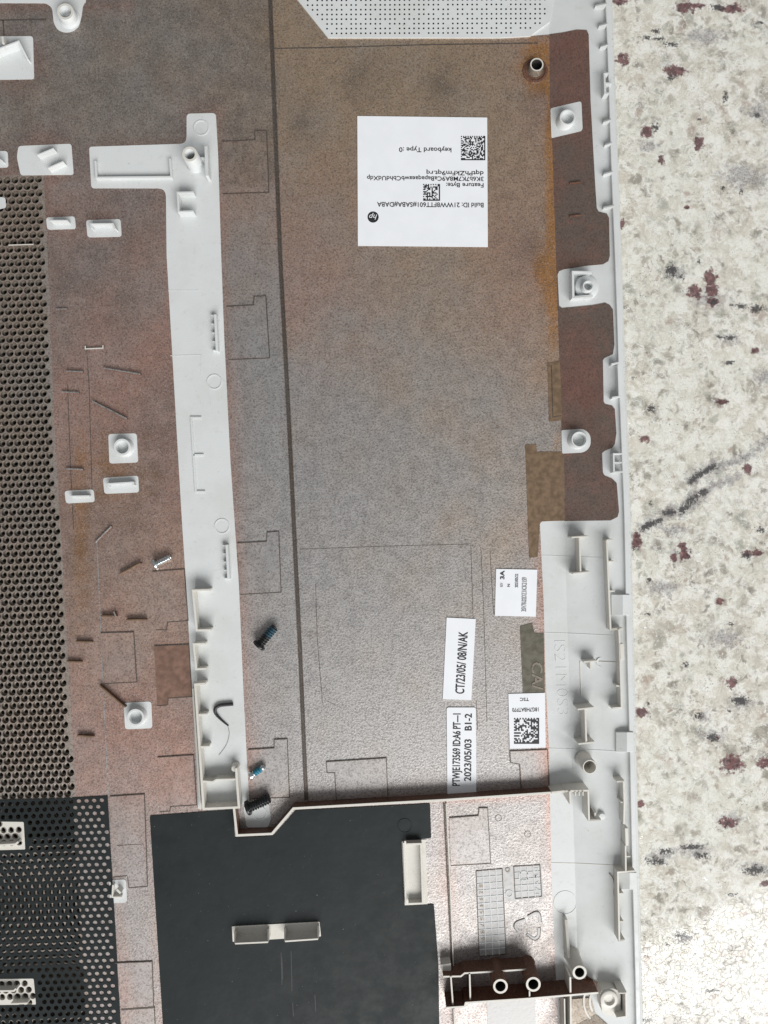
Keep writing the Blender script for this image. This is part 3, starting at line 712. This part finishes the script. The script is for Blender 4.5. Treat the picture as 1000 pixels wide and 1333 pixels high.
lathe('ejector_pin', 305, 1001, [(5.5, -.5), (5, 9), (3.5, 12), (.1, 12.5)], PLW, COVER, .9)
# low coated strokes on the left floor
for a, b, h in (((86, 483), (108, 484), 4), ((135, 479), (183, 487), 4), ((120, 522), (165, 545), 4), ((85, 610), (108, 611), 4), ((124, 706), (145, 685), 3), ((155, 748), (183, 733), 6), ((131, 802), (150, 802), 6), ((164, 807), (190, 807), 6), ((98, 835), (120, 836), 5), ((86, 861), (106, 862), 5), ((129, 892), (163, 921), 6), ((100, 958), (122, 959), 5), ((80, 510), (103, 511), 3), ((72, 402), (88, 402), 2)):
    rib([a, b], h, 2.0, COAT if h < 5 else TAPE, COATB, z0=.5, name='low_rib')
rib([(111, 450), (111, 454), (134, 453), (134, 449)], 3, 1.6, PLW, COAT, z0=.5, name='low_rib'); rib([(148, 796), (151, 803)], 6, 2, COAT, COATB, z0=.5, name='low_rib')
for y in (238, 281): rib([(742, y), (757, y - 1.5)], 3, 1.6, COATB, z0=None, name='low_rib')
for k in range(5): ridge([(728 + k * 5, 60), (731 + k * 5, 128)], .8, .3, COATB, 'mould_line', z0=zf(728 + k * 5, 95) + .5)
# rim clips
for y, l in ((4, 13), (30, 9), (57, 8), (155, 8), (185, 7), (223, 10), (267, 12)):
    xi = lip_in(y); rib([(xi - l, y + 3), (xi + 2, y)], 0, 2.4, hs=[5, 10], name='rim_tab')
rib([(lip_in(94) + 1, 95), (787, 96), (788, 121), (lip_in(121) + 1, 121)], 10, 2.4, name='rim_clip'); rib([(788, 108), (797, 108)], 9, 2.2, name='rim_tab')
rib([(796, 474), (806, 472)], 9, 2.4, name='rim_tab'); rib([(797, 517.5), (808, 516)], 9, 2.4, name='rim_tab'); rib([(805, 474), (806.5, 516)], 9, 2.2)
rib([(810, 590.5), (799, 591), (799.5, 614), (811, 614)], 10, 2.2, name='rim_clip'); rib([(800, 602), (810, 602)], 9, 2.0, name='rim_tab')
rib([(790, 703), (795, 819), (811, 818.5)], 12, 2.4, PLW); rib([(790, 703), (797.5, 702.5)], 12, 2.2, PLW, name='rim_tab')
for y in (731, 769.5): rib([(791 + (y - 703) * .043, y), (799 + (y - 703) * .02, y - .3)], 9, 2.0, PLW, name='rim_tab')
rib([(806, 819), (807, 836), (809.5, 921.5), (797, 922)], 13, 2.4, PLW); rib([(809.5, 838), (810.5, 859)], 13, 5.0, PLW, name='rim_block'); rib([(802, 892.5), (809, 893.5)], 12, 2.2, PLW, name='rim_tab')
rib([(803, 1017.5), (812, 1017), (813, 1045), (812.5, 1073)], 14, 2.2, PLW); rib([(808, 1044), (813, 1045)], 13, 2.0, PLW, name='rim_tab')
rib([(815.8, 1078), (816.5, 1101)], 14, 4.0, PLW, name='rim_block'); rib([(814.5, 1101), (815, 1134)], 14, 2.2, PLW); rib([(815, 1115), (821, 1115)], 11, 2.0, PLW, name='rim_tab')
rib([(827, 1134), (804.5, 1135.5), (806.5, 1224.5), (814, 1224)], 14, 2.4, PLW)
for y in (1163.5, 1200): rib([(805.5, y), (812, y - .3)], 11, 2.0, PLW, name='rim_tab')
def wedge(x0, y0, x1, y1, h):
    V = []
    for (x, y, z) in ((x0, y0, zf(x0, y0) + 3), (x1, y0, ZL + 1), (x1, y1, ZL + 1), (x0, y1, zf(x0, y1) + 3)):
        V.append(W(x, y, z))
    for (x, y, z) in ((x0, y0, zf(x0, y0) + 3), (x1, y0, ZL + 1), (x1, y1, ZL + 1), (x0, y1, zf(x0, y1) + 3)):
        p = W(x, y, z); V.append(Vector((p.x, p.y, (zf(x, y) - 1) * S)))
    xm = x0 + (x1 - x0) * .62
    a = W(xm, y0, zf(xm, y0) + 6.5); b = W(xm, y1, zf(xm, y1) + 6.5); V += [a, b]
    F = [(0, 3, 9, 8), (8, 9, 2, 1), (0, 4, 7, 3), (2, 6, 5, 1), (0, 8, 1, 5, 4), (3, 7, 6, 2, 9)]
    mesh_obj('rim_wedge', V, F, PL, COVER, bevel=.5)
wedge(796, 774, 820, 801, 10); wedge(802, 953, 825, 979, 10); wedge(805, 1136, 829, 1158, 10)
# upright tabs on the slope
rib([(744, 699.5), (766, 698)], 17, 2.2, PLW, name='tab'); rib([(754.5, 699), (756, 745)], 16.5, 2.2, PLW); rib([(746, 746.5), (768, 744.5)], 17, 2.2, PLW, name='tab')
rib([(752, 923.5), (773.5, 921)], 20, 2.2, PLW, name='tab'); rib([(762, 923), (763.5, 967)], 19.5, 2.4, PLW); rib([(753, 968.5), (774.5, 966)], 20, 2.2, PLW, name='tab')
rib([(760, 861.5), (777, 860.5)], 12, 2.2, PLW, name='tab'); rib([(769, 861), (769.6, 871)], 12, 2.4, PLW, name='tab')
ridge([(755.5, 861), (757, 907)], 1.0, .7, PLW, 'mould_line', z0=None); ridge([(780, 861.5), (806, 862.5)], 1.0, .7, PLW, 'mould_line', z0=None)
ring_mark(783, 862, 6, 1.2, .4, zf(783, 862) - .2, PL)
for y in (723, 823.5, 974, 1123):
    for a, b in (((706, y), (bend(y), y + 1)), ((bend(y), y + 1), (lip_in(y) - 14, y + 4))):
        ridge([a, b], .8, .3, PLW if y > 1100 else PL, 'mould_line', z0=None)
rib([(736, 1030), (767, 1029)], 22, 2.6, PLW); rib([(742, 1030), (742.5, 1047)], 25, 2.2, PLW, name='tab')
for x in (749, 754, 759): rib([(x, 1030.5), (x + .2, 1036)], 24, 1.6, PLW, name='tab')
rib([(766, 1030), (767, 1068), (783, 1068)], 22, 2.4, PLW); rib([(775, 1058), (775, 1067)], 19, 2.2, PLW, name='tab')
lathe('ejector_pin', 784, 1063, [(4.6, -.5), (4.4, 3), (3.6, 4), (.1, 4.2)], PL, COVER, zf(784, 1063))
# embossed mould number, mirrored as on the inside of a moulding
text('IS21M0S3', 721.5, 834, (.05, 1), (1, 0), 97, 15, PL, COVER, .2, 'embossed_number', thick=.2, bold=-.03)
text('CA/', 692, 862, (.03, 1), (1, 0), 36, 14, COATV, COVER, 1.3, 'embossed_number', thick=.5)

# ---- bottom walls: coated sides, bare top edge
rib([(304.5, 1051), (308.5, 1087.5), (354, 1085.5), (382, 1052.5), (480, 1047), (580, 1041.5), (718, 1032)], 16, 3.2, PLW, COATB, z0=.4, name='wall', label='long stepped wall with brown sides and pale top')
rib([(718, 1032), (736, 1030)], 20, 3.0, PLW, z0=.4, name='wall')
ridge([(578, 1046), (583, 1150), (588, 1253)], 1.6, 1.2, COATD, 'groove_line', z0=.4)
rib([(581, 1046), (586, 1150), (591, 1272)], 4, 1.6, PLW, z0=.4)
rib([(577, 1271.5), (600, 1271), (605, 1267), (641, 1265), (686, 1262)], 23, 2.4, PLW, COATB, z0=.4, name='wall')
rib([(581, 1312), (605, 1310.5), (606.5, 1305.5), (690, 1300), (779, 1292.5)], 27, 2.6, PLW, COATB, z0=.4, name='wall')
rib([(611.5, 1268), (612.5, 1304)], 24, 2.2, PLW, COATB, z0=.4); rib([(689.5, 1290), (689.5, 1299)], 26, 2.0, PLW, COATB, z0=.4)
rib([(587, 1271), (590, 1312)], 24, 2.2, PLW, COATB, z0=.4); rib([(591, 1313), (596, 1450)], 8, 2.0, PLW, COATB, z0=.4)
sheet('wall_foot', [(574, 1256), (587, 1254), (588, 1271), (576, 1270)], PLW, COVER, 14, 15)
rib([(737, 1197), (741, 1247)], 22, 3.6, PLW, hs=[10, 20], name='fin'); rib([(742.5, 1272), (743, 1300), (744, 1450)], 26, 2.4, PLW)
rib([(735, 1300), (737.5, 1450)], 22, 1.8, PLW)
# grid and recycling mark moulded into the floor
def fgrid(x0, y0, x1, y1, nx_, ny_, skx, sky):
    q = lambda i, j: (x0 + (x1 - x0) * i / nx_ + skx * j / ny_, y0 + (y1 - y0) * j / ny_ + sky * i / nx_)
    for i in range(nx_ + 1): ridge([q(i, 0), q(i, ny_)], 1.0, .5, PL if 0 < i < nx_ else COATV, 'grid_line', z0=.55)
    for j in range(ny_ + 1): ridge([q(0, j), q(nx_, j)], 1.0, .45, PL if 0 < j < ny_ else COATV, 'grid_line', z0=.55)
sheet('grid_plate', [(619, 1133), (655, 1130), (660, 1242), (624, 1245)], GP, COVER, .62, .3)
sheet('grid_plate', [(655, 1129), (705, 1125), (707.5, 1168), (667, 1173), (658, 1173)], GP, COVER, .60, .3)
def fgrid2(a, b, c, d, nx_, ny_):
    L = lambda p, q, t: (p[0] + (q[0] - p[0]) * t, p[1] + (q[1] - p[1]) * t)
    for i in range(nx_ + 1): ridge([L(a, b, i / nx_), L(d, c, i / nx_)], 1.0, .5, PL if 0 < i < nx_ else COATD, 'grid_line', z0=.6)
    for j in range(ny_ + 1): ridge([L(a, d, j / ny_), L(b, c, j / ny_)], 1.0, .45, PL if 0 < j < ny_ else COATD, 'grid_line', z0=.6)
fgrid2((620, 1134), (654, 1131), (659, 1242), (624, 1245), 4, 13); fgrid2((669, 1128), (703, 1126), (705.5, 1167), (671, 1170), 4, 5)
for k, ch in enumerate('123456789'): text(ch, 624 + k * .25, 1150 + k * 8.7, (0, 1), (1, 0), 5, 5, COATV, COVER, 1.0, 'embossed_number')
for k, ch in enumerate('DMYAB'): text(ch, 695 + k * .4, 1130 + k * 8.3, (0, 1), (1, 0), 5, 5.5, PL, COVER, 1.0, 'embossed_number')
tri = [(672, 1206), (690, 1192), (703, 1190), (703, 1200)]
for pts in ([(676, 1213), (671.5, 1207), (674, 1201), (684, 1197)], [(687, 1194), (697, 1189), (702, 1192), (703, 1201)], [(702, 1208), (701, 1218), (695, 1222), (686, 1216)]):
    ridge(smooth_path(pts, 4), 3.2, .6, GP, 'recycling_arrow', z0=.5); ridge(smooth_path([((x - 689) * 1.14 + 689, (y - 1206) * 1.14 + 1206) for x, y in pts], 4), .9, .7, COATD, 'recycling_arrow', z0=.5)

# ---- black insulating film and its clips
film = sheet('insulating_film', rc([(195, 1062), (303.5, 1054), (306, 1090.5), (356, 1088), (385, 1055), (560, 1046), (561.5, 1091), (523, 1095), (527, 1179), (565, 1177), (571, 1257), (572, 1333), (574, 1450), (218, 1450), (212, 1332)], [3, 2, 1, 1, 1, 2, 2, 1, 1, 2, 0, 0, 0, 0, 0]), FILM, COVER, 1.35, .5, label='matt black insulating film on the lower floor')
patch([(523, 1095), (554, 1093), (557, 1178), (527, 1179)], 1.5, 1.0, mat=PLW)
rib([(529, 1099), (548, 1098.5), (550.5, 1176), (532, 1176.5)], 9, 2.4, PLW, z0=.9, name='clip'); rib([(525.5, 1097), (528.5, 1177.5)], 4, 2, PLW, z0=.9)
sheet('clip_base', rc([(302, 1206), (416, 1200), (418, 1219), (303, 1226)], 1), PLW, COVER, 2.2, .8)
for a, b, c, d in (((306, 1228.5), (349, 1226.5), (306, 1223), (348.5, 1206)), ((371, 1225.5), (414, 1222.5), (372, 1222), (413, 1202))):
    rib([a, b], 17, 2.2, PLW, PLW, z0=1.5, name='clip')
    for p in (a, b): rib([(p[0], p[1] - 17), p], 16, 2.2, PLW, z0=1.5, name='tab', hs=[6, 16])
for x, y, l in ((366, 1240, 42), (379, 1238, 52), (410, 1295, 22), (381, 1305, 18), (367, 1245, 30)):
    ridge([(x, y), (x + 1.2, y + l)], 1.0, .12, mk_simple('film_scuff', (0.028, 0.032, 0.034), .6) if x == 366 else bpy.data.materials['film_scuff'], 'scuff', z0=1.35)

# ---- perforated black film over the vent
pf = [(LX, 1046), (98, 1038.5), (140, 1036), (146, 1140), (152, 1240), (157, 1333), (161, 1450), (LX, 1450)]
cut1 = [(-40, 1069), (31, 1070), (33, 1106), (-40, 1108)]; cut2 = [(-40, 1275), (44, 1274), (47, 1308), (-40, 1309)]
ph = [h for h in lattice(142.5, 1042, 9.95, 8.35, R(2.2), pf, 3.4, 3.15, 8) if not any(inside((sum(p[0] for p in h) / 8, sum(p[1] for p in h) / 8), [(c[0] + dx, c[1] + dy) for c, dx, dy in zip(ct, (0, 4, 4, 0), (-4, -4, 4, 4))]) for ct in (cut1, cut2))]
sheet('perforated_film', pf, FILM, COVER, 1.5, .6, holes=ph + [cut1, cut2], label='black perforated film over the lower vent')
for ct in (cut1, cut2):
    hh = lattice(142.5, 1042, 9.95, 8.35, R(2.2), ct, 2.6, 4.25, 10, xmin=-38)
    sheet('unpainted_honeycomb', rc(ct, 2), PLW, COVER, 1.3, 3.5, holes=hh, label='cream bare honeycomb left of the black film')
rib([(-30, 1102), (20, 1099), (24, 1096)], 8, 2.4, PLW, z0=1.2, name='clip'); rib([(-30, 1290.5), (18, 1290), (21, 1287)], 8, 2.4, PLW, z0=1.2, name='clip'); rib([(14, 1307), (36, 1306)], 7, 2.2, PLW, z0=1.2, name='clip')
rib([(11, 319), (44, 318)], 3, 1.6, PLW, COATV, z0=.4, name='low_rib')
sheet('unpainted_patch', rc([(-10, 256), (7, 257), (8, 270), (-8, 274)], 3), PL, COVER, 1.2, .6)

# ------------------------------------------------------------------ labels stuck on the cover
def sticker(pts, r, lab): return sheet('sticker', rc(pts, r) if r else pts, PAPER, COVER, 1.6, .7, label=lab)
U180, D180 = (-1, -.008), (0, 1)
st = sticker([(465.3, 151), (634.3, 153), (635.2, 321.4), (466, 319.8)], 0, 'large square white label with upside-down print')
text('keyboard Type :0', 587.8, 192.5, U180, D180, 68.2, 6.0, INK, st); text('dqtPhZkFm9qt.rq', 629.7, 223, U180, D180, 74.3, 5.6, INK, st)
text('3K6b7K7M8A9CaBapaqaeawbCbhdUdXdp', 629.7, 230.3, U180, D180, 151.9, 5.6, INK, st); text('Feature Byte:', 629.7, 238.6, U180, D180, 48.7, 5.6, INK, st)
text('Build ID: 21WW8FTT601#SABA#DABA', 629.7, 264.2, U180, D180, 138.7, 6.0, INK, st)
cells('data_code', 600.2, 177, 631.9, 208.6, 22, st, solid=('r', 'b')); cells('data_code', 551, 239.6, 573, 261.4, 14, st, solid=('r', 'b'))
em = lathe('emblem', 485.8, 282.5, [(7.3, -.1), (7.3, .02)], INK, st, 1.7)
text('hp', 491.0, 279.3, (-1, 0), (.0, 1), 10.4, 6.6, PAPER, st, 1.95, 'emblem_letters', bold=-.012, shear=.3)
UP, LF = (.012, -1), (-1, 0)
st = sticker([(646, 740.6), (699.6, 741.6), (697.6, 802.8), (644.4, 801.6)], 0, 'small white label marked 3A')
text('3A', 656.6, 754.2, UP, LF, 11.4, 5.4, INK, st, bold=.02); text('REV', 654.6, 764.2, UP, LF, 5.6, 3.4, INKG, st); text('N', 664, 763.9, UP, LF, 3.6, 3.6, INK, st)
text('2023/05/22', 674.4, 764.9, UP, LF, 17.8, 4.0, INK, st); text('3SV7K02DZ1ICK21S9', 685, 796.2, (.02, -1), LF, 44.6, 6.2, INKG, st, bold=.012)
st = sticker([(581.6, 804), (619.5, 805.8), (613.7, 911.4), (576.5, 910.2)], 0, 'tilted white label reading CT/23/05/ 08/N/AK')
text('CT/23/05/ 08/N/AK', 604.2, 903.5, (.058, -1), (-1, -.058), 81, 11.6, INK, st, bold=.006)
st = sticker([(581.6, 921), (619.5, 921), (620.2, 1034.8), (582.5, 1035)], 3, 'white round-cornered label reading 2023/05/03 B1-2')
text('PTWJE173569 ID:A6 PT—1', 598.6, 1023, (.012, -1), LF, 94, 9.8, INK, st, bold=.008); text('2023/05/03   B1-2', 613.2, 1017, UP, LF, 88, 9.0, INK, st, bold=.008)
st = sticker([(661.9, 903.3), (709.5, 902), (710.5, 973), (663.7, 974.7)], 0, 'small white label with a square code beside the bare plastic')
text('TSC', 688.6, 908.5, (-1, .02), D180, 11.6, 4.0, INK, st); text('18G7HBATP70', 701.4, 921.2, (-1, .02), D180, 34.4, 5.0, INK, st)
cells('data_code', 669.3, 934.8, 702, 968.4, 18, st, solid=('r', 'b'))

# ------------------------------------------------------------------ loose screws and scraps lying on the cover
def screw(label, head, tip, hd, sd, z0, mats, hl=4.0, blue=None, grp='loose screws'):
    """lies on its side; head/tip are the seen ends of the axis, hd and sd head and shank diameters"""
    zh, zt = z0 + hd / 2 * .98, z0 + sd / 2
    a, b = W(*head, zh), W(*tip, zt)
    root = bpy.data.objects.new('screw', None); scn.collection.objects.link(root)
    root.location = Vector(((a.x + b.x) / 2, (a.y + b.y) / 2, z0 * S)); root.empty_display_size = .003
    tag(root, label, 'screw', grp)
    ax = (b - a); Ln = ax.length; ax.normalize(); u = ax.cross(Vector((0, 0, 1))).normalized(); v = ax.cross(u)
    def rev(name, prof, mat, n=28, smooth=True):
        V, F = [], []
        for (t, r_) in prof:
            for k in range(n):
                q = 2 * math.pi * k / n; V.append(a + ax * t * S + (u * math.cos(q) + v * math.sin(q)) * r_ * S - root.location)
        for j in range(len(prof) - 1):
            for k in range(n):
                k2 = (k + 1) % n; F.append((j * n + k, (j + 1) * n + k, (j + 1) * n + k2, j * n + k2))
        F += [tuple(range(n)), tuple(reversed(range((len(prof) - 1) * n, len(prof) * n)))]
        me = bpy.data.meshes.new(name); me.from_pydata([tuple(x) for x in V], [], F); me.materials.append(mat)
        me.polygons.foreach_set('use_smooth', [True] * len(F)); me.set_sharp_from_angle(angle=R(38))
        o = bpy.data.objects.new(name, me); scn.collection.objects.link(o); o.parent = root
        return o
    h2 = hd / 2
    rev('head', [(1.2, h2 * .25), (.6, h2 * .38), (0, h2 * .45), (0, h2 * .82), (.5, h2 * .95), (1.2, h2), (hl - .8, h2), (hl, h2 * .94), (hl + .1, sd * .3)], mats[0])
    L = Ln / S; pitch = 3.3; n = 24; m_ = int((L - hl) / pitch * 8)
    V, F, MI = [], [], []
    for j in range(m_ + 1):
        t = hl + (L - hl) * j / m_
        for k in range(n):
            q = 2 * math.pi * k / n; ph_ = (t / pitch - k / n) % 1
            env = min(1, (L - t) / 2.0); r_ = sd / 2 * (.72 + .28 * (1 - abs(2 * ph_ - 1))) * (.78 + .22 * env)
            V.append(a + ax * t * S + (u * math.cos(q) + v * math.sin(q)) * r_ * S - root.location)
    for j in range(m_):
        tt = hl + (L - hl) * (j + .5) / m_
        for k in range(n):
            k2 = (k + 1) % n; F.append((j * n + k, (j + 1) * n + k, (j + 1) * n + k2, j * n + k2))
            MI.append(1 if blue and blue[0] < tt / L < blue[1] else 0)
    F.append(tuple(reversed(range(m_ * n, (m_ + 1) * n)))); MI.append(0)
    me = bpy.data.meshes.new('shank'); me.from_pydata([tuple(x) for x in V], [], F); me.materials.append(mats[1]); me.materials.append(mats[2])
    for p, i in zip(me.polygons, MI): p.material_index = i; p.use_smooth = True
    o = bpy.data.objects.new('shank', me); scn.collection.objects.link(o); o.parent = root
screw('bare silver screw on the brown coat left of the white strip', (200.5, 735.5), (222.5, 725), 16, 9.5, .5, (STEEL, STEEL, STEEL))
screw('black screw on the grey floor right of the white strip', (336, 842), (358, 816), 18, 12.5, .5, (BLK, BLK, DKBLUE), blue=(.55, .95))
screw('small silver screw with a blue thread patch above the larger black screw', (325.5, 1010.5), (344.5, 997.5), 11, 9, .9, (STEEL, STEEL, BLUE), blue=(.32, .8))
screw('longer black screw lying on the round mark beside the stepped wall', (321, 1052.5), (351.5, 1039), 19, 13.5, 1.7, (BLK, BLK, BLK))
wp = smooth_path([(303.5, 916.5), (295, 917.2), (286, 918.5), (280.5, 922.5), (281, 929), (288, 937), (297.5, 945)])
n_ = len(wp); rad = [2.3 if i < n_ * .55 else 2.3 - 1.6 * (i - n_ * .55) / (n_ * .45) for i in range(n_)]
o = tube('wire_scrap', [W(x, y, 1.0 + r_) for (x, y), r_ in zip(wp, rad)], rad, RUBBER); tag(o, 'bent scrap of black wire lying on the white strip', 'wire scrap')
o = tube('hair', [W(x, y, 1.5) for x, y in smooth_path([(297, 946), (298.5, 956), (294.5, 970), (285, 983)])], .2, RUBBER, n=5); tag(o, 'thin dark hair curling below the black wire scrap', 'hair')
o = tube('fibre', [W(x, y, zf(x, y) + .8 + d) for x, y, d in smooth_path([(793, 1137, 0), (798, 1143, 1), (800, 1152, 2), (799.5, 1163, .6), (801, 1178, 0)])], .5, FIBRE, n=5); tag(o, 'reddish brown fibre caught beside the long rim rib', 'fibre')
